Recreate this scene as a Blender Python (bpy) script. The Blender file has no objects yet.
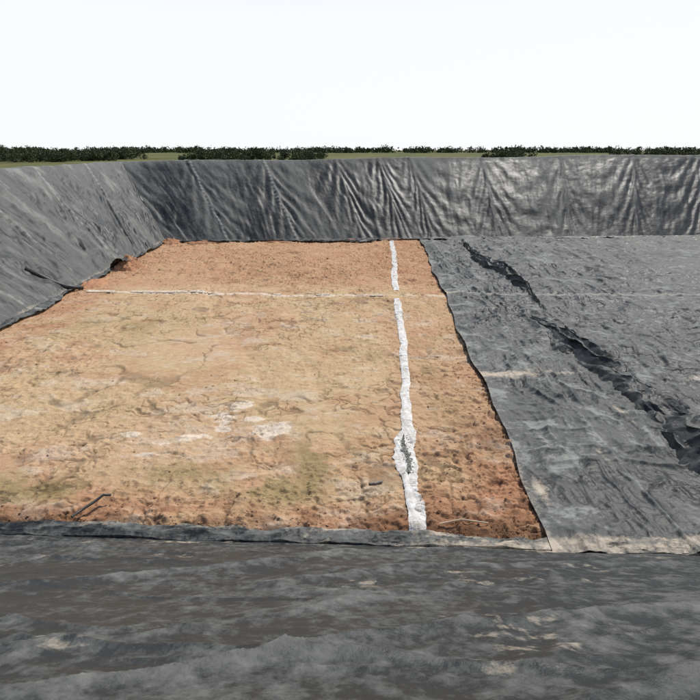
import bpy, math, random
import numpy as np
random.seed(3); rng=np.random.default_rng(5)
sc=bpy.context.scene

# ---------------------------------------------------------------- noise
def _h(ix,iy,seed):
    n=(ix.astype(np.int64)*374761393+iy.astype(np.int64)*668265263+seed*982451653)&0xffffffff
    n=((n^(n>>13))*1274126177)&0xffffffff
    n=((n^(n>>16))*2246822519)&0xffffffff
    return ((n^(n>>15))&0xffffff)/float(0xffffff)
def vn(x,y,seed=0):
    x=np.asarray(x,float);y=np.asarray(y,float)
    ix=np.floor(x);iy=np.floor(y);fx=x-ix;fy=y-iy
    u=fx*fx*fx*(fx*(fx*6-15)+10);v=fy*fy*fy*(fy*(fy*6-15)+10)
    a=_h(ix,iy,seed);b=_h(ix+1,iy,seed);c=_h(ix,iy+1,seed);d=_h(ix+1,iy+1,seed)
    return (a*(1-u)+b*u)*(1-v)+(c*(1-u)+d*u)*v
def fbm(x,y,seed=0,o=4,g=.5):
    s=0;a=1;t=0
    for i in range(o):
        # rotate each octave so the lattice never lines up
        c,q=math.cos(i*1.1+.4),math.sin(i*1.1+.4)
        s=s+a*vn((x*c-y*q)*2**i+i*17.3,(x*q+y*c)*2**i+i*9.1,seed+i);t+=a;a*=g
    return s/t
def ridge(x,y,seed=0,o=3,p=2.,g=.5):
    s=0;a=1;t=0
    for i in range(o):
        r=1-np.abs(2*vn(x*2**i+i*7.7,y*2**i+i*3.3,seed+i)-1)
        s=s+a*r**p;t+=a;a*=g
    return s/t
def ss(a,b,x):
    t=np.clip((x-a)/(b-a),0,1);return t*t*(3-2*t)
def spot(X,Y,x,y,rx,ry): return np.exp(-(((X-x)/rx)**2+((Y-y)/ry)**2))

# ---------------------------------------------------------------- mesh helpers
def mesh_obj(name,V,F,mat,smooth=True,parent=None):
    me=bpy.data.meshes.new(name)
    V=np.ascontiguousarray(V,dtype=np.float32);F=np.ascontiguousarray(F,dtype=np.int32)
    k=F.shape[1]
    me.vertices.add(len(V));me.vertices.foreach_set('co',V.ravel())
    me.loops.add(F.size);me.loops.foreach_set('vertex_index',F.ravel())
    me.polygons.add(len(F));me.polygons.foreach_set('loop_start',np.arange(0,F.size,k,dtype=np.int32))
    me.polygons.foreach_set('loop_total',np.full(len(F),k,dtype=np.int32))
    me.polygons.foreach_set('use_smooth',np.full(len(F),smooth))
    me.update(calc_edges=True);me.validate()
    ob=bpy.data.objects.new(name,me);sc.collection.objects.link(ob)
    if mat: me.materials.append(mat)
    if parent: ob.parent=parent
    return ob
def grid_faces(n,m,keep=None):
    i=np.arange(n-1)[:,None]*m+np.arange(m-1)[None,:]
    F=np.stack([i,i+m,i+m+1,i+1],-1).reshape(-1,4)
    if keep is not None: F=F[keep[:-1,:-1].ravel()]
    return F
def add_attr(ob,name,arr,kind='FLOAT_COLOR'):
    a=ob.data.attributes.new(name,kind,'POINT')
    if kind=='FLOAT_COLOR':
        arr=np.concatenate([arr,np.ones((len(arr),1))],1) if arr.shape[1]==3 else arr
        a.data.foreach_set('color',arr.astype(np.float32).ravel())
    else: a.data.foreach_set('vector',arr.astype(np.float32).ravel())
def spaced(pts,steps):
    out=[pts[0]]
    while out[-1]<pts[-1]: out.append(out[-1]+np.interp(out[-1],pts,steps))
    return np.array(out)

# ---------------------------------------------------------------- materials
class NT:
    def __init__(s,name):
        s.m=bpy.data.materials.new(name);s.m.use_nodes=True;s.t=s.m.node_tree
        s.b=s.t.nodes['Principled BSDF']
    def n(s,typ,**kw):
        nd=s.t.nodes.new(typ)
        for k,v in kw.items():
            if k in nd.inputs.keys(): nd.inputs[k].default_value=v
            else: setattr(nd,k,v)
        return nd
    def l(s,a,b): s.t.links.new(a,b)
    def noise(s,vec,scale,detail=5,rough=.6):
        nd=s.n('ShaderNodeTexNoise');nd.inputs['Scale'].default_value=scale
        nd.inputs['Detail'].default_value=detail;nd.inputs['Roughness'].default_value=rough
        s.l(vec,nd.inputs['Vector']);return nd.outputs['Fac']
    def math(s,op,a,b=None,c=None,clamp=False):
        nd=s.n('ShaderNodeMath');nd.operation=op;nd.use_clamp=clamp
        for i,v in enumerate((a,b,c)):
            if v is None: continue
            if isinstance(v,(int,float)): nd.inputs[i].default_value=v
            else: s.l(v,nd.inputs[i])
        return nd.outputs[0]
    def mix(s,f,a,b,blend='MIX'):
        nd=s.n('ShaderNodeMix');nd.data_type='RGBA';nd.blend_type=blend
        for i,v in ((0,f),(6,a),(7,b)):
            if isinstance(v,(int,float)): nd.inputs[i].default_value=v
            elif isinstance(v,tuple): nd.inputs[i].default_value=(*v,1)
            else: s.l(v,nd.inputs[i])
        return nd.outputs[2]
    def ramp(s,f,lo,hi,a=0.,b=1.):
        nd=s.n('ShaderNodeMapRange');nd.inputs[1].default_value=lo;nd.inputs[2].default_value=hi
        nd.inputs[3].default_value=a;nd.inputs[4].default_value=b
        s.l(f,nd.inputs[0]);return nd.outputs[0]
    def bump(s,h,dist,strength=1.):
        nd=s.n('ShaderNodeBump');nd.inputs['Distance'].default_value=dist
        nd.inputs['Strength'].default_value=strength
        s.l(h,nd.inputs['Height']);s.l(nd.outputs[0],s.b.inputs['Normal'])

def liner_mat(name='geomembrane'):
    n=NT(name);pos=n.n('ShaderNodeNewGeometry').outputs['Position']
    at=n.n('ShaderNodeAttribute',attribute_name='mask')
    pc=n.n('ShaderNodeAttribute',attribute_name='pc').outputs['Vector']
    sp=n.n('ShaderNodeSeparateColor');n.l(at.outputs['Color'],sp.inputs[0])
    mp=n.n('ShaderNodeMapping');mp.inputs['Scale'].default_value=(1,.22,1);n.l(pc,mp.inputs['Vector'])
    n1=n.noise(mp.outputs[0],2.6,7,.74);n2=n.noise(pos,9,5,.7);n3=n.noise(pos,60,2,.6)
    f=n.math('ADD',sp.outputs[0],n.math('MULTIPLY',n.math('SUBTRACT',n1,.5),1.35))
    f=n.math('ADD',f,n.math('MULTIPLY',n.math('SUBTRACT',n2,.5),.7))
    f=n.ramp(f,.16,1.1)
    base=n.mix(n2,(.012,.014,.0145),(.025,.028,.028))
    c=n.mix(f,base,(.255,.26,.24))
    g=n.math('ADD',sp.outputs[1],n.math('MULTIPLY',n.math('SUBTRACT',n2,.5),1.1))
    g=n.ramp(g,.28,.75)
    c=n.mix(g,c,n.mix(n3,(.36,.29,.21),(.52,.45,.35)))
    n.l(c,n.b.inputs['Base Color'])
    n.l(n.ramp(f,0,.6,.47,.86),n.b.inputs['Roughness'])
    n.b.inputs['Specular IOR Level'].default_value=.38
    n.bump(n.math('ADD',n2,n.math('MULTIPLY',n3,.25)),.022,.6)
    return n.m
def soil_mat():
    n=NT('clay_soil');pos=n.n('ShaderNodeNewGeometry').outputs['Position']
    at=n.n('ShaderNodeAttribute',attribute_name='mask')
    n2=n.noise(pos,5,6,.70);n3=n.noise(pos,28,4,.7)
    c=n.mix(1.,at.outputs['Color'],n.mix(n.ramp(n2,.3,.7),(.84,.81,.78),(1.12,1.14,1.16)),'MULTIPLY')
    c=n.mix(1.,c,n.mix(n.ramp(n3,.3,.7),(.90,.88,.86),(1.08,1.08,1.08)),'MULTIPLY')
    n.l(c,n.b.inputs['Base Color']);n.b.inputs['Roughness'].default_value=.95
    n.b.inputs['Specular IOR Level'].default_value=.15
    n.bump(n.math('ADD',n3,n.math('MULTIPLY',n2,1.4)),.038,.65)
    return n.m
def simple_mat(name,c1,c2,scale,rough=.8,bd=.01,spec=.3):
    n=NT(name);pos=n.n('ShaderNodeNewGeometry').outputs['Position']
    a=n.noise(pos,scale,5,.65);n.l(n.mix(n.ramp(a,.35,.65),c1,c2),n.b.inputs['Base Color'])
    n.b.inputs['Roughness'].default_value=rough;n.b.inputs['Specular IOR Level'].default_value=spec
    n.bump(a,bd,.7);return n.m
LINER=liner_mat();SOIL=soil_mat()
FABRIC=simple_mat('white_geotextile',(.52,.48,.42),(.80,.79,.77),6,.9,.008,.1)
FABRIC2=simple_mat('dusty_geotextile',(.50,.38,.26),(.72,.64,.54),5,.95,.01,.1)
GRAVEL=simple_mat('gravel',(.18,.18,.15),(.40,.39,.34),30,.85,.004)
BLACKP=simple_mat('black_plastic',(.02,.02,.02),(.06,.055,.05),9,.5,.003,.5)
GREYP=simple_mat('weathered_wood',(.05,.05,.05),(.30,.28,.25),12,.7,.003,.4)
SAND=simple_mat('berm_sand',(.30,.22,.13),(.42,.33,.21),3,.95,.05,.1)
GRASS=simple_mat('field_grass',(.06,.075,.025),(.17,.16,.06),.06,.95,.1,.1)
LEAF=simple_mat('foliage',(.022,.036,.014),(.075,.095,.04),.5,.7,.01,.2)
BARK=simple_mat('bark',(.07,.05,.035),(.12,.09,.06),4,.9,.02,.1)

# ---------------------------------------------------------------- layout (metres, pond floor z=0)
leftX=lambda y:-14.0+(39.7-y)*.015
farY=lambda x:39.66+(x+14)*.0557
nearY=lambda x:7.66-.042*x
edgeX=lambda y:3.54+(y-7.7)*.0568+ .07*np.sin(y*.55+1)+.04*np.sin(y*1.9)

# ---------------------------------------------------------------- soil floor
xs=spaced([-15,-8,6.2,7,46],[.035,.024,.024,.6,3]);ys=spaced([6.4,8,14,24,42.6],[.016,.017,.03,.055,.085])
X,Y=np.meshgrid(xs,ys,indexing='ij')
rough=np.clip(.18+.8*ss(.48,.68,fbm(X*.25,Y*.25,11,3))+.9*ss(9.6,8.2,Y)+.6*ss(1.2,1.8,X)+.5*ss(-11,-13,X)+.6*ss(26,31,Y),0,1.5)
smooth_zone=spot(X,Y,-4.5,14,4.5,4.5);rough=rough*(1-.6*smooth_zone)
z=.16*(fbm(X*.35,Y*.35,21,3)-.5)
z+=rough*(.12*(fbm(X*1.7,Y*1.7,31,5,.6)-.5)+.055*(ridge(X*3.3,Y*3.3,41,3,1.5)-.5))
z+=.035*rough*ss(.55,.75,fbm(X*7,Y*7,43,3))
# dried-mud blocks, cracks and scrape marks
wxx=X+.9*fbm(X*.9,Y*.9,5)+.12*fbm(X*5,Y*5,7);wyy=Y+.9*fbm(X*.9,Y*.9,6)+.12*fbm(X*5,Y*5,8)
cr=ridge(wxx*.8,wyy*.8,51,1,1.);cr2=ridge(wxx*1.9,wyy*1.9,54,1,1.);cr3=ridge(wxx*4,wyy*4,56,1,1.)
m1=ss(.42,.6,fbm(X*.35,Y*.35,57,3));m2=ss(.42,.54,fbm(X*.4,Y*.4,58,3))
crk=np.maximum(ss(.93,.985,cr)*m1*.8,ss(.90,.98,cr2)*m2*.9);crk=np.maximum(crk,.9*ss(.84,.97,cr3)*m2)
crk=crk*ss(.3,.55,fbm(X*1.6,Y*1.6,60,3))
z-=.045*crk
z+=.035*(ridge(X*.6+Y*.25,Y*2.4-X*.5,61,3,1.3)-.4)*ss(.4,.6,fbm(X*.3,Y*.5,62,3))
for (a,c,w,sd) in ((-.35,-1.2,.22,1),(-.35,-2.9,.22,1),(.25,-11.5,.2,2),(.25,-9.9,.2,2)):
    xc=c+a*(Y-14)+.35*np.sin(Y*.45+sd)
    z-=.03*np.exp(-((X-xc)/w)**2)*(.6+.8*vn(X*2,Y*7,90+sd))
e=edgeX(Y)
z-=.22*ss(e-.05,e+.5,X)
z-=.16*ss(.25,-.15,Y-nearY(X))+.16*ss(.2,-.2,X-leftX(Y))+.14*ss(.35,-.1,farY(X)-Y)
z+=.05*np.exp(-((Y-nearY(X)-.35)/.22)**2)*fbm(X*2,Y*3,71,3)
tan=np.array([.575,.40,.245]);red=np.array([.465,.25,.145]);yel=np.array([.555,.41,.235]);dk=np.array([.25,.13,.07])
oli=np.array([.31,.24,.115]);pale=np.array([.74,.64,.52])
def lerp(C,c,f): return C*(1-f[...,None])+c*f[...,None]
C=np.ones(X.shape+(3,))*tan
n1=fbm(X*.35,Y*.35,101,4);n2=fbm(X*1.1,Y*1.1,111,5,.6);n3=fbm(X*.5,Y*1.2,121,5,.6);n5=fbm(X*3,Y*4,125,5,.7)
C=lerp(C,yel,ss(.4,.6,n1)*.6)
redm=np.clip(ss(24.5,27.5,Y+3*(n2-.5))*.85+ss(-10.6,-12.4,X+2.4*(n2-.5))*.9+ss(9.4,7.9,Y+1.6*(n2-.5)+.04*X)*.85+ss(2.2,3.2,X+1.2*(n2-.5)-.02*(Y-8))*ss(13,8.5,Y)*.8+.3*ss(.9,1.6,X),0,1)
redm*=.45+.55*ss(.35,.6,n3)
C=lerp(C,red,redm)
C=lerp(C,tan*1.02,.6*ss(.5,.64,n3)*ss(23,26,Y))
C=lerp(C,red,.40*ss(.5,.64,fbm(X*.8,Y*1.0,131,5,.65)))
C=lerp(C,pale*.92,.42*ss(.52,.7,fbm(X*.9,Y*1.6,135,6,.75))*ss(28,20,Y))
C=lerp(C,dk*1.4,.42*ss(.58,.74,n5)*np.clip(rough,0,1))
C=lerp(C,dk,.75*ss(9.0,7.8,Y+.9*(n2-.5))*ss(.38,.6,fbm(X*2.2,Y*3,141,4)))
om=spot(X,Y,-1.5,8.95,.8,.38)+.9*spot(X,Y,-.8,10.1,.5,.75)+.9*spot(X,Y,-6.9,9.0,1.7,.45)+.4*spot(X,Y,-9,19.5,2.4,1.2)+.3*spot(X,Y,2.6,14,.5,3)+.4*spot(X,Y,-3.4,9.5,1.5,.4)
C=lerp(C,oli,np.clip(om*1.2*ss(.3,.6,n2)*1.3,0,.75))
pm=sum(spot(X,Y,*p) for p in ((-3.0,12.8,.36,.32),(-2.0,11.35,.5,.42),(-2.5,11.9,.25,.15),(-3.7,11.1,.4,.14),(-3.15,11.5,.25,.24),(-4.5,10.8,.3,.12),(-3.9,10.9,.2,.12),(-3.3,12.1,.4,.3),(-4.6,10.3,.5,.09),(-5.4,11.2,.3,.15)))
pk=fbm(X*3.2,Y*4,151,6,.78)
C=lerp(C,pale*1.05,np.clip(ss(.28,.50,pm*2.8*np.clip(pk-.22,0,1)),0,1)*.85)
yc=24.85-.05*(X+13)+.12*np.sin(X*.9)
C=lerp(C,pale,np.clip(np.exp(-((Y-yc)/.15)**2)*ss(.25,.5,fbm(X*1.2,Y*2,161,4))*1.3,0,.85)*(X>-12.9))
C=lerp(C,yel*1.1,np.exp(-((X-2.2)/.8)**2-((Y-24.3)/1.0)**2)*.8)
C=C*(1-.42*crk)[...,None]
soil=mesh_obj('soil_floor',np.stack([X,Y,z],-1).reshape(-1,3),grid_faces(len(xs),len(ys)),SOIL)
add_attr(soil,'mask',C.reshape(-1,3))
def sidx(px,py): return np.clip(np.searchsorted(xs,px),0,len(xs)-1),np.clip(np.searchsorted(ys,py),0,len(ys)-1)
def soil_h(px,py):
    i,j=sidx(px,py);return z[i,j]

# ---------------------------------------------------------------- lumps (clods, gravel)
t_=(1+5**.5)/2
ico=np.array([(-1,t_,0),(1,t_,0),(-1,-t_,0),(1,-t_,0),(0,-1,t_),(0,1,t_),(0,-1,-t_),(0,1,-t_),(t_,0,-1),(t_,0,1),(-t_,0,-1),(-t_,0,1)])/1.9
icf=np.array([(0,11,5),(0,5,1),(0,1,7),(0,7,10),(0,10,11),(1,5,9),(5,11,4),(11,10,2),(10,7,6),(7,1,8),(3,9,4),(3,4,2),(3,2,6),(3,6,8),(3,8,9),(4,9,5),(2,4,11),(6,2,10),(8,6,7),(9,8,1)])
def lumps(name,pts,size,mat,flat=.65,parent=None,col=None):
    N=len(pts);a=rng.uniform(0,6.28,N);sc3=rng.uniform(.6,1.3,(N,3))*size[:,None];sc3[:,2]*=flat
    V=ico[None]*rng.uniform(.7,1.25,(N,12,1))*sc3[:,None,:]
    c,s=np.cos(a)[:,None],np.sin(a)[:,None]
    V=np.stack([V[...,0]*c-V[...,1]*s,V[...,0]*s+V[...,1]*c,V[...,2]],-1)+pts[:,None,:]
    F=(icf[None]+np.arange(N)[:,None,None]*12).reshape(-1,3)
    ob=mesh_obj(name,V.reshape(-1,3),F,mat,False,parent)
    if col is not None: add_attr(ob,'mask',np.repeat(col,12,axis=0))
    return ob
N=60000
px=rng.uniform(-13.7,7,N);py=7.5+rng.uniform(0,1,N)**1.7*31
ok=(px<edgeX(py)-.02)&(py>nearY(px)+.02)&(py<farY(px)-.1)
pr=.02+.6*np.exp(-(py-nearY(px))/.5)+.28*(px>1.4)*(py<20)*ss(.4,.6,fbm(px*1.5,py*1.5,8,3))+.25*ss(.55,.7,fbm(px*.6,py*.6,7,3))+.25*(py>27)*ss(.4,.6,fbm(px,py,9,3))+.3*(px<-12)+.3*np.exp(-((py-(24.9-.05*(px+13)))/.4)**2)+.4*np.exp(-((edgeX(py)-px)/.25))
ok&=rng.uniform(0,1,N)<pr*.5
px,py=px[ok],py[ok]
sz=.007+.024*rng.uniform(0,1,len(px))**4+.0006*py
i_,j_=sidx(px,py)
lumps('soil_clods',np.stack([px,py,soil_h(px,py)+sz*.1],-1),sz,SOIL,col=C[i_,j_]*rng.uniform(.75,1.15,(len(px),1)))

# ---------------------------------------------------------------- liner slopes
def slope(name,base,crest,sarr,tarr,toe,seams,seed,amp=.06,dustf=None,over=1.0,dotted=(),extra=None,big=.35,seamh=.05,pcs=(1,1),roll=1.):
    S,T=np.meshgrid(sarr,tarr,indexing='ij')
    B=base(S);Cc=crest(S)
    d=Cc-B;run=np.linalg.norm(d[...,:2],axis=-1);out=d[...,:2]/run[...,None]
    L=np.linalg.norm(d,axis=-1)
    nrm=np.stack([-out[...,0]*d[...,2]/L,-out[...,1]*d[...,2]/L,run/L],-1)
    tc=np.clip(T,0,1);P=B+d*tc[...,None]
    tl=np.clip(-T,0,None)*toe(S)
    P[...,0]-=out[...,0]*tl;P[...,1]-=out[...,1]*tl
    ov=np.clip(T-1,0,None)*10*over
    P[...,0]+=out[...,0]*ov;P[...,1]+=out[...,1]*ov
    U=np.where(T<0,-tl,T*L)
    disp=big*(fbm(S*.12,U*.2,seed,3)-.5)*np.sin(np.pi*tc)
    idx=np.clip(np.searchsorted(seams,S)-1,0,len(seams)-2);s0=seams[idx];s1=seams[idx+1];w=(S-s0)/(s1-s0)
    wp=S+.5*(fbm(S*.5,U*.3,seed+3,3)-.5)*2
    vert=ridge(wp*1.1,U*.10+idx*3.1,seed+5,3,1.6,.55)
    swag=np.sin((((w-.5)**2)*9-tc*3.2+.6*fbm(S*.5,U*.5,seed+9,3)+idx*.37)*2*np.pi*1.1)
    lean=ridge((S+(w-.5)*-1.9*tc)*1.5+U*.12*np.where(idx%2==0,1,-1),U*.13,seed+12,3,2.)
    fade=.25+.75*np.sin(np.pi*np.clip(tc*1.05,0,1)).clip(0,1)**.5
    disp+=amp*fade*(1.3*(vert-.4)+.38*swag+1.1*(lean-.35))
    disp+=amp*.6*(fbm(S*3,U*2,seed+20,4)-.5)
    near=np.minimum(np.abs(S-s0),np.abs(S-s1))
    disp+=seamh*np.exp(-(near/.09)**2)
    if extra is not None: disp=disp+extra(S,U,T)
    toef=ss(.25,-.25,T*L/.6)
    disp=disp*(1-toef)+toef*roll*(.05+.15*(ridge(S*1.3+U*1.5,U*2.6,seed+30,3,1.6)-.25)+.10*(fbm(S*.9,U*2,seed+33,3)-.4)+.03*(ridge(S*5,U*5,seed+35,2)-.3))
    disp+=.03
    nn=nrm*(1-toef[...,None])+np.array([0,0,1])*toef[...,None]
    P=P+nn*disp[...,None]
    dust=.24+.6*(fbm(S*.35,U*.12,seed+40,4)-.5)+.35*(vert-.4)+.3*ss(.8,1.05,T)*fbm(S,U,seed+41,3)
    dust+=.28*np.exp(-(near/.10)**2)*(seamh>.03)
    dust+=.22*(lean-.35)
    for (s_d,str_) in dotted:
        dd=np.exp(-((S-s_d-.10*np.sin(U*.9))/.10)**2)*(np.sin(U*2*np.pi/.45)>-.1)
        dust+=str_*dd
    sand=.0*S
    if dustf: dust,sand=dustf(S,T,U,P,dust)
    ob=mesh_obj(name,P.reshape(-1,3),grid_faces(*S.shape),LINER)
    m=np.stack([np.clip(dust,0,1.2),np.clip(sand,0,1),0*S],-1).reshape(-1,3)
    add_attr(ob,'mask',m);add_attr(ob,'pc',np.stack([S*pcs[0],U*pcs[1],0*S],-1).reshape(-1,3),'FLOAT_VECTOR')
    return ob
st=lambda *a:np.stack(a,-1)
seF=np.array([-26,-19.5,-14.4,-9.3,-4.1,1,4.1,6.4,11.6,17.4,22.8,28,33,38,43,50,56.])
tF=np.concatenate([np.linspace(-1,0,14)[:-1],np.linspace(0,1,210),[1.01,1.03,1.06,1.1]])
def dF(S,T,U,P,d):
    d=d-.05+.12*ss(0,-14,S)-.10*ss(4,20,S)+.25*ss(.93,1.0,T)
    return d,.7*np.exp(-((T)/.03)**2)*fbm(S*1.2,U*2,5,3)
def crF(S):
    q=(S+14)/(45+14);cx=-19.5+q*(52+19.5)
    return st(cx,47+(cx+19.5)*.05,5.54+(cx+19.5)*.0112+.06*np.sin(cx*.35))
sF=spaced([-14,45],[.075,.10])
slope('geomembrane_liner',lambda S:st(S,farY(S),0*S),crF,sF,tF,lambda S:.35+.5*(vn(S*.6,S*0,3)),seF,200,.085,dF,dotted=((-4.1,.95),(-9.3,.55),(-14.4,.2)))
seL=np.array([-4,1,6,11,16.5,21.5,26.5,31,35.5,40,46,60.])
def dL(S,T,U,P,d): return d+.0+.16*ss(.3,.95,T)+.45*ss(.5,.68,fbm(S*1.2+U*.3,U*.28,77,5,.65)),.8*np.exp(-(T/.04)**2)*fbm(S*1.2,U*2,6,3)
def crL(S):
    q=(S-7.5)/(39.7-7.5);return st(-20.9+q*1.4,.5+q*46.5,5.2+q*.34)
sL=spaced([7.5,16,39.7],[.08,.06,.06])
slope('geomembrane_liner',lambda S:st(leftX(S),S,0*S),crL,sL,tF,lambda S:.15+.45*(vn(S*.7,S*0,4)),seL,300,.11,dL,dotted=((26.5,.5),(31,.6),(35.5,.5),(21.5,.5)),
  extra=lambda S,U,T:.12*(ridge(S*.9-U*.5,U*.5+S*.3,351,3,2.2)-.3))
slope('geomembrane_liner',lambda S:st(45+0*S,S,0*S),lambda S:st(52+0*S,.5+(S-6)/(42.9-6)*49.9,5.2+(S-6)/(42.9-6)*1.14),spaced([6,42.9],[.2,.2]),tF[::2],lambda S:.3+0*S,seL,400,.06)
seN=np.array([-30,-18,-11.5,-5.2,.9,6.9,13,20,30,46,60.])
tN=np.concatenate([np.linspace(-1,0,60)[:-1],np.linspace(0,1,460),[1.01,1.03,1.06,1.1]])
def creases(S,U):
    # long straight-ish creases running across the sheet plus soft crumple between them
    a=S*.55+U*.9+.5*fbm(S*.5,U*.5,560,2);b=S*.3-U*1.25+.6*fbm(S*.5,U*.5,562,2)
    r1=ridge(a*.9,b*.25,571,2,5.,.4);r2=ridge(b*.8,a*.3,575,2,5.,.4);r3=ridge(S*1.5+.9*U,U*1.3-.4*S,577,3,3.,.45)
    return r1,r2,r3
def dN(S,T,U,P,d):
    Yp=P[...,1];Xp=P[...,0]
    e=nearY(Xp)-Yp
    br=fbm(Xp*3,Yp*5,59,6,.75)
    r1,r2,r3=creases(S,U)
    d=.22+.5*ss(.6,.0,e)*ss(.4,.65,fbm(Xp*1.6,Yp*5,55,5,.6))+.7*(fbm(Xp*1.2,Yp*1.6,56,7,.78)-.5)+.25*(r3-.3)+.25*(r1-.2)
    s=.8*spot(Xp,Yp,-.6,7.05,.7,.15)+.62*np.exp(-((e-.38-.05*np.sin(Xp))/.18)**2)*ss(.2,1.6,Xp)+.6*np.exp(-((e-.05)/.12)**2)*fbm(Xp*1.6,Yp*3,57,3)+.5*spot(Xp,Yp,-3.2,7.1,1.4,.1)
    s=s*(.3+1.4*br)+.45*ss(.53,.74,.6*fbm(Xp*1.1,Yp*1.5,58,6,.7)+.4*br-.10*(r3-.3))
    return d,s
def exN(S,U,T):
    r1,r2,r3=creases(S,U);f=ss(0,.5,U)
    return f*(.075*(r1-.2)+.065*(r2-.2)+.028*(r3-.3))
sN=spaced([-13.6,-9,9,12,45],[.1,.021,.021,.15,.4])
def baN(S): return st(S,7.26-.042*S,0*S)
def crN(S):
    x=np.interp(S,[-13.6,-9,9,45],[-20.9,-9.5,9.5,52]);return st(x,.5+0*S,5.1+0*S)
slope('geomembrane_liner',baN,crN,sN,tN,lambda S:.33+.16*(vn(S*1.3,S*0,8)-.5)+.10*(fbm(S*2.6,S*0,18,4,.6)-.5),seN,500,.015,dN,extra=exN,big=.2,seamh=.012,pcs=(2.2,8),roll=.62)

# ---------------------------------------------------------------- liner on the floor (right part)
xw=spaced([0,5,12,42],[.024,.028,.06,.5]);yw=spaced([7.0,14,24,42.4],[.018,.024,.034,.08])
W,Yw=np.meshgrid(xw,yw,indexing='ij')
Xw=edgeX(Yw)+W
wx=Xw+1.1*(fbm(Xw*.4,Yw*.4,601,4)-.5);wy=Yw+1.1*(fbm(Xw*.4,Yw*.4,602,4)-.5)
zr=.15*(ridge(wx*.55+wy*.10,wy*.35,611,3,3.4)-.22)+.15*(ridge(wx*1.2,wy*.38-wx*.2,621,3,3.6)-.22)+.12*(ridge(wx*.6,wy*1.4,631,3,3.4)-.22)*ss(.3,.5,fbm(Xw*.4,Yw*.3,633,3))+.07*(ridge(wx*2.0+wy*.4,wy*1.3,636,4,3.,.55)-.25)+.012*(fbm(wx*5,wy*5,641,4)-.5)
zl=.10+.08*(fbm(Xw*.3,Yw*.3,21,3)-.5)+zr*(.35+.65*ss(0,.8,W))
seam_y=24.2-.05*(Xw-2)
zl+=.05*np.exp(-((Yw-seam_y)/.15)**2)+.03*np.exp(-(np.minimum(abs(Xw-5.9-.1*np.sin(Yw*.4)),abs(Xw-12))/.05)**2)
lift=ss(.25,0,W);zl=zl+lift*(.06*(fbm(Yw*1.2,Yw*0,650,3)-.4))
zl=np.maximum(zl,.0)
fb=fbm(wx*.5,wy*.5,661,6,.72)
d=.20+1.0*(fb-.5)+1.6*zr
seam=np.exp(-((Yw-seam_y-.05*np.sin(Xw*1.3))/.14)**2)*ss(.15,.35,fbm(Xw*.7,Yw*2,662,3))
d+=1.4*seam+.14*ss(24,36,Yw)+.35*np.exp(-(np.abs(Xw-5.9-.1*np.sin(Yw*.4))/.04)**2)
d+=.8*ss(.5,.68,fbm(wx*1.5,wy*1.3,663,7,.78))
s=.95*spot(Xw,Yw,4.7,14.5,1.1,.28)+.6*spot(Xw,Yw,6.6,14.7,.8,.14)+.7*spot(Xw,Yw,3.85,8.7,.16,.5)+.6*spot(Xw,Yw,7.0,11.9,.10,.7)+.5*spot(Xw,Yw,10.6,14.3,.8,.3)+.55*spot(Xw,Yw,5.6,9.9,.1,.5)+.55*spot(Xw,Yw,4.5,24.3,1.0,.25)+.35*np.exp(-(W/.12)**2)+.55*ss(7.6,7.3,Yw)+.5*seam
s*=.2+1.5*fbm(Xw*3,Yw*4,671,5,.7)
lf=mesh_obj('geomembrane_liner',np.stack([Xw,Yw,zl],-1).reshape(-1,3),grid_faces(*W.shape),LINER)
add_attr(lf,'mask',np.stack([np.clip(d,0,1.6),np.clip(s,0,1),0*W],-1).reshape(-1,3));add_attr(lf,'pc',np.stack([wx*1.2,wy*4.5,0*W],-1).reshape(-1,3),'FLOAT_VECTOR')

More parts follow.
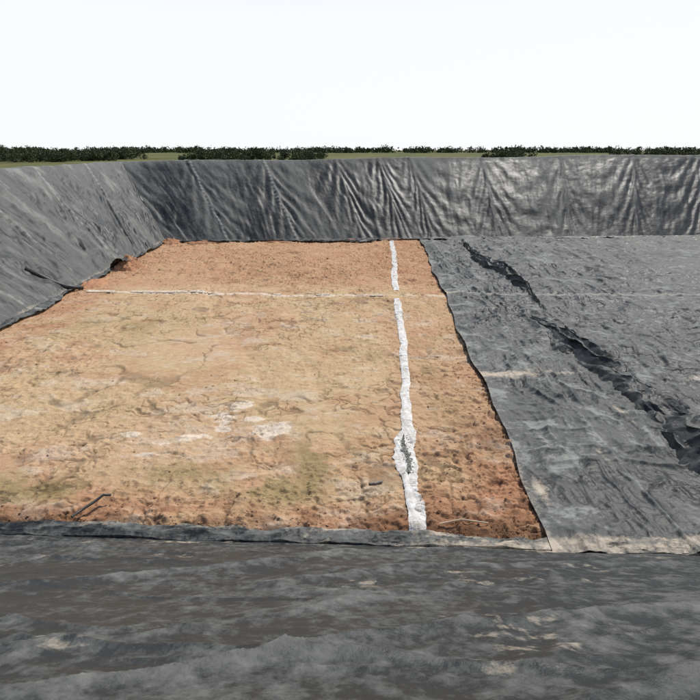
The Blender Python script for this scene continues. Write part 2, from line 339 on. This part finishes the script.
# ---------------------------------------------------------------- bunched folds of the overlapping panel
def folds(name,path,width,height,seed,n=1400,m=90,wob=1.):
    path=np.array(path,float);cum=np.r_[0,np.cumsum(np.linalg.norm(np.diff(path,axis=0),axis=1))]
    u=np.linspace(0,cum[-1],n);cx=np.interp(u,cum,path[:,0]);cy=np.interp(u,cum,path[:,1])
    K=61;k=np.ones(K)/K
    cx=np.convolve(np.pad(cx,K//2,'edge'),k,'valid');cy=np.convolve(np.pad(cy,K//2,'edge'),k,'valid')
    wd=np.interp(u,cum,width);ht=np.interp(u,cum,height)
    tx=np.gradient(cx);ty=np.gradient(cy);l=np.hypot(tx,ty);nx,ny=ty/l,-tx/l
    U,Wn=np.meshgrid(u,np.linspace(-1,1,m),indexing='ij')
    env=(1-np.abs(Wn)**2.2)
    ph=Wn*(.75+.5*fbm(U*.4,U*0,seed+15,2))+wob*2.4*(fbm(U*.45,Wn*.6,seed,4)-.5)+.10*U
    r=np.abs(np.sin(ph*np.pi*1.1))**.8
    cross=ridge(U*.9+Wn*.6,Wn*.8,seed+14,3,2.)
    hgt=ht[:,None]*env*(.10+.75*r+.4*cross)*(.35+1.2*fbm(U*.7,Wn*.9,seed+2,3))+.06*env*(ridge(U*2.5,Wn*3,seed+4,3,2)-.3)
    ew=1+.7*(fbm(U*.8,np.sign(Wn)*5+0*U,seed+21,4,.6)-.5)
    off=wd[:,None]*(Wn*ew+.17*np.sin(ph*np.pi*2.2)*env)+.35*wd[:,None]*(fbm(U*.7,U*0,seed+5,3)-.5)*2
    P=np.stack([cx[:,None]+nx[:,None]*off,cy[:,None]+ny[:,None]*off,.09+.05*env+hgt],-1)
    P[...,2]-=.15*(1-env)
    ob=mesh_obj(name,P.reshape(-1,3),grid_faces(n,m),LINER)
    dd=.08+.7*(fbm(U*1.1,Wn*1.5,seed+7,5,.6)-.45)+.5*(r-.6)*ss(.4,.6,fbm(U*.7,U*0,seed+8,2))
    add_attr(ob,'mask',np.stack([np.clip(dd,0,1),0*U,0*U],-1).reshape(-1,3));add_attr(ob,'pc',np.stack([U,Wn*3,0*U],-1).reshape(-1,3),'FLOAT_VECTOR')
    return ob
folds('liner_fold',[(8.5,40),(8.2,36),(8.1,32.5),(8.5,29),(8.8,25.4),(8.4,22.5),(8.15,20),(8.2,17.8)],[.12,.22,.50,.70,.35,.14,.16,.2],[.10,.24,.36,.40,.24,.10,.14,.15],700,1800)
folds('liner_fold',[(7.35,20.6),(7.65,19),(7.9,17.2),(8.25,15),(8.35,13.3),(8.1,11.6),(8.1,10.3),(7.9,8.2)],[.1,.45,.80,.75,.85,.9,.9,.8],[.04,.2,.32,.30,.36,.42,.42,.4],720,1800,120)

# ---------------------------------------------------------------- white geotextile drain strip
def strip(name,path,width,mat,seed,hump=.018,hole=None,n=2600,m=40,gaps=None):
    path=np.array(path,float);cum=np.r_[0,np.cumsum(np.linalg.norm(np.diff(path,axis=0),axis=1))]
    u=np.linspace(0,cum[-1],n);cx=np.interp(u,cum,path[:,0]);cy=np.interp(u,cum,path[:,1])
    wd=np.interp(u,cum,width)/2
    U,Wn=np.meshgrid(u,np.linspace(-1,1,m),indexing='ij')
    ax=np.abs(path[-1]-path[0]);alongY=ax[1]>ax[0]
    nearf=ss(14,10,cy) if alongY else 0*u
    el=(fbm(u*1.3,u*0,seed,5,.62)-.5)*(.8+.7*nearf);er=(fbm(u*1.3,u*0,seed+9,5,.62)-.5)*(.8+.7*nearf)
    off=wd[:,None]*(Wn*(1+np.where(Wn<0,el[:,None],er[:,None])*1.1))+.14*(fbm(u*.5,u*0,seed+3,2)-.5)[:,None]
    if alongY: Px=cx[:,None]+off;Py=cy[:,None]+.0*off
    else: Px=cx[:,None]+0*off;Py=cy[:,None]+off
    Z=soil_h(Px,Py);Zm=np.median(Z,axis=1,keepdims=True)
    K=61;kk=np.ones(K)/K;Zm=np.convolve(np.pad(Zm[:,0],K//2,'edge'),kk,'valid')[:,None]
    Zs=np.maximum(.15*Z+.85*Zm,Z-.012)
    Pz=Zs+.016+hump*(1-Wn**2)+(.014+.022*nearf)[:,None]*(ridge(Px*6+Py*.8,Py*1.0,seed+5,3,2.2)-.25)*(1-Wn**6)
    keep=np.ones_like(Wn,bool)
    if hole is not None: keep=~hole(Px,Py)
    if gaps is not None: keep&=gaps(Px,Py)
    return mesh_obj(name,np.stack([Px,Py,Pz],-1).reshape(-1,3),grid_faces(n,m,keep),mat)
hcx=lambda y:1.27+.04*np.sin(y*4)+.03*(y-10.3)
hole=lambda x,y:(np.abs(x-hcx(y))<(.06+.14*(fbm(y*4,y*0,77,4,.7)-.5))*np.clip(1-((y-10.25)/.85)**2,0,1)**.6)
strip('geotextile_drain_strip',[(3.18,39.6),(2.79,32.8),(2.34,26.2),(2.26,25.0)],[.30,.33,.33,.24],FABRIC,800,n=900)
strip('geotextile_drain_strip',[(2.22,23.4),(2.18,22.6),(1.86,17.4),(1.67,14.4),(1.53,12.4),(1.42,11.3),(1.28,10.8),(1.24,10.1),(1.26,9.5),(1.27,8.9),(1.24,7.4)],[.20,.31,.25,.24,.26,.29,.44,.50,.38,.27,.34],FABRIC,820,hole=hole)
strip('buried_drain_strip',[(-12.9,24.9),(-9,24.75),(-4,24.5),(2.0,24.15)],[.36,.36,.22,.2],FABRIC2,840,hump=.02,n=1400,gaps=lambda x,y:fbm(x*.8,y*.5,9,4)>np.interp(x,[-13,-8,2],[.32,.44,.47]))
N=800;gy=rng.uniform(9.45,11.05,N);gx=hcx(gy)+rng.normal(0,.045,N)
lumps('drain_gravel',np.stack([gx,gy,soil_h(gx,gy)+.028],-1),rng.uniform(.010,.022,N),GRAVEL,.8)

# ---------------------------------------------------------------- small debris
def tube(name,pts,r,mat,k=12):
    pts=np.array(pts,float);n=len(pts);V=[];F=[]
    tg=np.gradient(pts,axis=0);tg/=np.linalg.norm(tg,axis=1)[:,None]
    for i in range(n):
        a=np.cross(tg[i],[0,0,1.]);a/=np.linalg.norm(a);b=np.cross(tg[i],a)
        for rr in (r,r*.8):
            for j in range(k):
                th=2*np.pi*j/k;V.append(pts[i]+rr*(a*np.cos(th)+b*np.sin(th)))
    for i in range(n-1):
        for o in (0,k):
            for j in range(k):
                p=i*2*k+o+j;q=i*2*k+o+(j+1)%k;F.append((p,q,q+2*k,p+2*k))
    for i in (0,n-1):
        for j in range(k): F.append((i*2*k+j,i*2*k+(j+1)%k,i*2*k+k+(j+1)%k,i*2*k+k+j))
    return mesh_obj(name,np.array(V),np.array(F),mat)
g=lambda x,y:float(soil_h(np.array([x]),np.array([y]))[0])
tube('plastic_pipe',[(.40,9.10,g(.4,9.1)+.03),(.5,9.14,g(.5,9.14)+.035),(.68,9.20,g(.68,9.2)+.04)],.025,GREYP)
tube('rubber_hose',[(-5.2,7.95,.10),(-5.1,8.15,.11),(-4.95,8.38,.13),(-4.85,8.52,.17),(-4.72,8.56,.14)],.026,BLACKP)
tube('drain_pipe',[(-15.3,24.2,1.30),(-14.8,24.45,.90),(-14.35,24.7,.52),(-13.9,24.9,.25),(-13.2,25.1,.13)],.10,BLACKP)
tube('wooden_stake',[(1.65,7.82,g(1.65,7.82)+.03),(2.05,7.84,g(2.05,7.84)+.03),(2.55,7.80,g(2.55,7.8)+.03)],.014,simple_mat('pale_wood',(.45,.36,.24),(.6,.5,.36),12,.8))
n=60
A,Bq=np.meshgrid(np.linspace(0,1,n),np.linspace(0,1,n),indexing='ij')
fx=-13.9+.9*A+.3*Bq;fy=29.6+1.5*Bq;fz=.08+.62*np.sin(A*2.2)*(1-.5*Bq)+.12*(ridge(A*3,Bq*3,3)-.3)
fl=mesh_obj('torn_liner_flap',np.stack([fx,fy,fz],-1).reshape(-1,3),grid_faces(n,n),LINER)
add_attr(fl,'mask',np.stack([.25*fbm(A*4,Bq*4,3),.45*fbm(A*3,Bq*3,4),0*A],-1).reshape(-1,3));add_attr(fl,'pc',np.stack([A*2,Bq*2,0*A],-1).reshape(-1,3),'FLOAT_VECTOR')
def mound(name,cx,cy,rx,ry,h,seed,col):
    n=90;A,Bq=np.meshgrid(np.linspace(-1,1,n),np.linspace(-1,1,n),indexing='ij')
    r=np.hypot(A,Bq)+.35*(fbm(A*2,Bq*2,seed+3,3)-.5);zz=h*np.clip(1-r,0,1)**.8*(.3+1.4*fbm(A*4,Bq*4,seed,5,.65))-.15*ss(.7,1.1,r)-.02
    ob=mesh_obj(name,np.stack([cx+A*rx,cy+Bq*ry,zz],-1).reshape(-1,3),grid_faces(n,n),SOIL)
    add_attr(ob,'mask',(np.ones((n,n,3))*col*(.7+.6*fbm(A*3,Bq*3,seed+8,4))[...,None]).reshape(-1,3));return ob
mound('soil_mound',-13.2,30.6,.9,1.2,.7,5,red)
mound('soil_mound',-13.5,39.3,.9,.9,.4,6,red)
mound('soil_mound',-13.3,26.4,.8,1.3,.25,7,red*1.05)
for i,(a,b) in enumerate(((-11,39.5),(-6,39.9),(0,40.1),(3.5,40.4))): mound('soil_mound',a,b,1.8,.6,.16,20+i,red)
for i,(a,b,w,h_) in enumerate(((-1.3,39.7,1.6,.35),(1.0,39.6,.8,.3))):
    A,Bq=np.meshgrid(np.linspace(-1,1,50),np.linspace(-1,1,30),indexing='ij')
    ob=mesh_obj('liner_scrap',np.stack([a+A*w,b+Bq*h_+.15*np.sin(A*4),.08+.10*ridge(A*3,Bq*2,60+i)],-1).reshape(-1,3),grid_faces(50,30),LINER)
    add_attr(ob,'mask',np.zeros((1500,3))+.05);add_attr(ob,'pc',np.stack([A,Bq,0*A],-1).reshape(-1,3),'FLOAT_VECTOR')

# ---------------------------------------------------------------- surrounding ground
cor=[(-20.9,.5,5.06),(52,.5,5.06),(52,50.4,6.28),(-19.5,47,5.50)]
cen=(15,24)
def off(p,dx,zz):
    return (p[0]+math.copysign(dx,p[0]-cen[0]),p[1]+math.copysign(dx,p[1]-cen[1]),zz)
loops=[[off(c,.15,c[2]-.02) for c in cor],[off(c,3.5,c[2]-.15) for c in cor],[off(c,8,4.4) for c in cor],[off(c,60,4.3) for c in cor],[off(c,300,4.3) for c in cor],[off(c,4000,4.3) for c in cor]]
V=[];nseg=40
for lp in loops:
    for i in range(4):
        a,b=np.array(lp[i]),np.array(lp[(i+1)%4])
        for k in range(nseg):
            V.append(a+(b-a)*k/nseg)
V=np.array(V);M=4*nseg;F=[]
for r in range(len(loops)-1):
    for j in range(M):
        F.append((r*M+j,(r+1)*M+j,(r+1)*M+(j+1)%M,r*M+(j+1)%M))
gr=mesh_obj('ground',V,np.array(F),SAND,True);gr.data.materials.append(GRASS)
for p in gr.data.polygons:
    p.material_index=0 if p.index<M else 1

# ---------------------------------------------------------------- distant trees
def trees(name,specs,leaf,nq,mat=LEAF):
    V=[];
    tv=[];tf=[]
    for (x,y,h,w) in specs:
        nc=random.randint(7,12)
        cl=np.stack([rng.normal(0,w*.36,nc),rng.normal(0,w*.36,nc),rng.uniform(.15,.9,nc)*h],-1)
        cr_=rng.uniform(.12,.30,nc)*w
        k=rng.integers(0,nc,nq);dirs=rng.normal(size=(nq,3));dirs/=np.linalg.norm(dirs,axis=1)[:,None]
        c=cl[k]+dirs*(cr_[k]*rng.uniform(.4,1.25,nq))[:,None]*np.array([1,1,.8])+np.array([x,y,4.3])
        a=rng.normal(size=(nq,3));a/=np.linalg.norm(a,axis=1)[:,None];b=np.cross(a,rng.normal(size=(nq,3)));b/=np.linalg.norm(b,axis=1)[:,None]
        s_=leaf*rng.uniform(.6,1.4,(nq,1))
        V.append(np.stack([c-a*s_-b*s_*.5,c+a*s_-b*s_*.5,c+a*s_+b*s_*.6,c-a*s_+b*s_*.4],1).reshape(-1,3))
        for q in range(3):
            tip=cl[q];b0=len(tv)*1
            for (pt,rr) in ((np.array([0,0,-.1]),.05*w*.6),(tip*np.array([.3,.3,.6]),.03*w*.6),(tip,.01*w)):
                for j in range(5):
                    th=j*1.2566;tv.append(pt+np.array([x+rr*math.cos(th),y+rr*math.sin(th),4.3]))
            for lv in range(2):
                for j in range(5): tf.append((b0+lv*5+j,b0+lv*5+(j+1)%5,b0+lv*5+5+(j+1)%5,b0+lv*5+5+j))
    LV=np.concatenate(V);n0=len(LV);F1=np.arange(n0).reshape(-1,4);F2=np.array(tf)+n0
    ob=mesh_obj(name,np.concatenate([LV,np.array(tv)]),np.concatenate([F1,F2]),mat,False)
    ob.data.materials.append(BARK)
    mi=np.zeros(len(ob.data.polygons),dtype=np.int32);mi[len(F1):]=1;ob.data.polygons.foreach_set('material_index',mi);return ob
sp=[]
for (a,b,k) in ((-105,-50,46),(-33,-8,17),(31,36,5),(62,95,20)):
    for i in range(k): sp.append((random.uniform(a,b),random.uniform(105,140),random.uniform(1.2,2.3),random.uniform(2.6,5.4)))
trees('tree_line',sp,.12,1300)
sp=[(random.uniform(-520,520),random.uniform(430,560),random.uniform(2.2,4.2),random.uniform(7,14)) for i in range(260)]
trees('distant_tree_line',sp,.6,260)

# ---------------------------------------------------------------- light, sky, camera
el=math.radians(54);az=math.radians(35)   # azimuth clockwise from +Y (towards +X)
w=bpy.data.worlds.new('World');sc.world=w;w.use_nodes=True;nt=w.node_tree
sky=nt.nodes.new('ShaderNodeTexSky');sky.sky_type='NISHITA';sky.sun_disc=False
sky.sun_elevation=el;sky.sun_rotation=az;sky.dust_density=1.0;sky.air_density=1.0
tcn=nt.nodes.new('ShaderNodeTexCoord');sx=nt.nodes.new('ShaderNodeSeparateXYZ');nt.links.new(tcn.outputs['Generated'],sx.inputs[0])
mr=nt.nodes.new('ShaderNodeMapRange');mr.inputs[1].default_value=.2;mr.inputs[2].default_value=.55;mr.inputs[3].default_value=.95;mr.inputs[4].default_value=0
nt.links.new(sx.outputs[2],mr.inputs[0])
mx=nt.nodes.new('ShaderNodeMix');mx.data_type='RGBA';mx.inputs[7].default_value=(8.5,8.7,8.9,1)   # white summer haze low in the sky
nt.links.new(mr.outputs[0],mx.inputs[0]);nt.links.new(sky.outputs[0],mx.inputs[6])
nt.links.new(mx.outputs[2],nt.nodes['Background'].inputs[0]);nt.nodes['Background'].inputs[1].default_value=.115
sun=bpy.data.lights.new('sun','SUN');sun.energy=3.6;sun.angle=math.radians(.5);sun.color=(1,.96,.89)
so=bpy.data.objects.new('sun',sun);sc.collection.objects.link(so)
from mathutils import Vector
dv=Vector((math.sin(az)*math.cos(el),math.cos(az)*math.cos(el),math.sin(el)))
so.rotation_euler=dv.to_track_quat('Z','Y').to_euler();so.location=(0,0,40)
cam=bpy.data.cameras.new('camera');cam.sensor_width=36;cam.lens=26.74;cam.clip_start=.1;cam.clip_end=6000
co=bpy.data.objects.new('camera',cam);sc.collection.objects.link(co)
co.location=(0,0,6.5);co.rotation_euler=(math.radians(90-21.04),0,0);sc.camera=co
sc.view_settings.view_transform='Standard';sc.view_settings.look='None';sc.view_settings.exposure=0
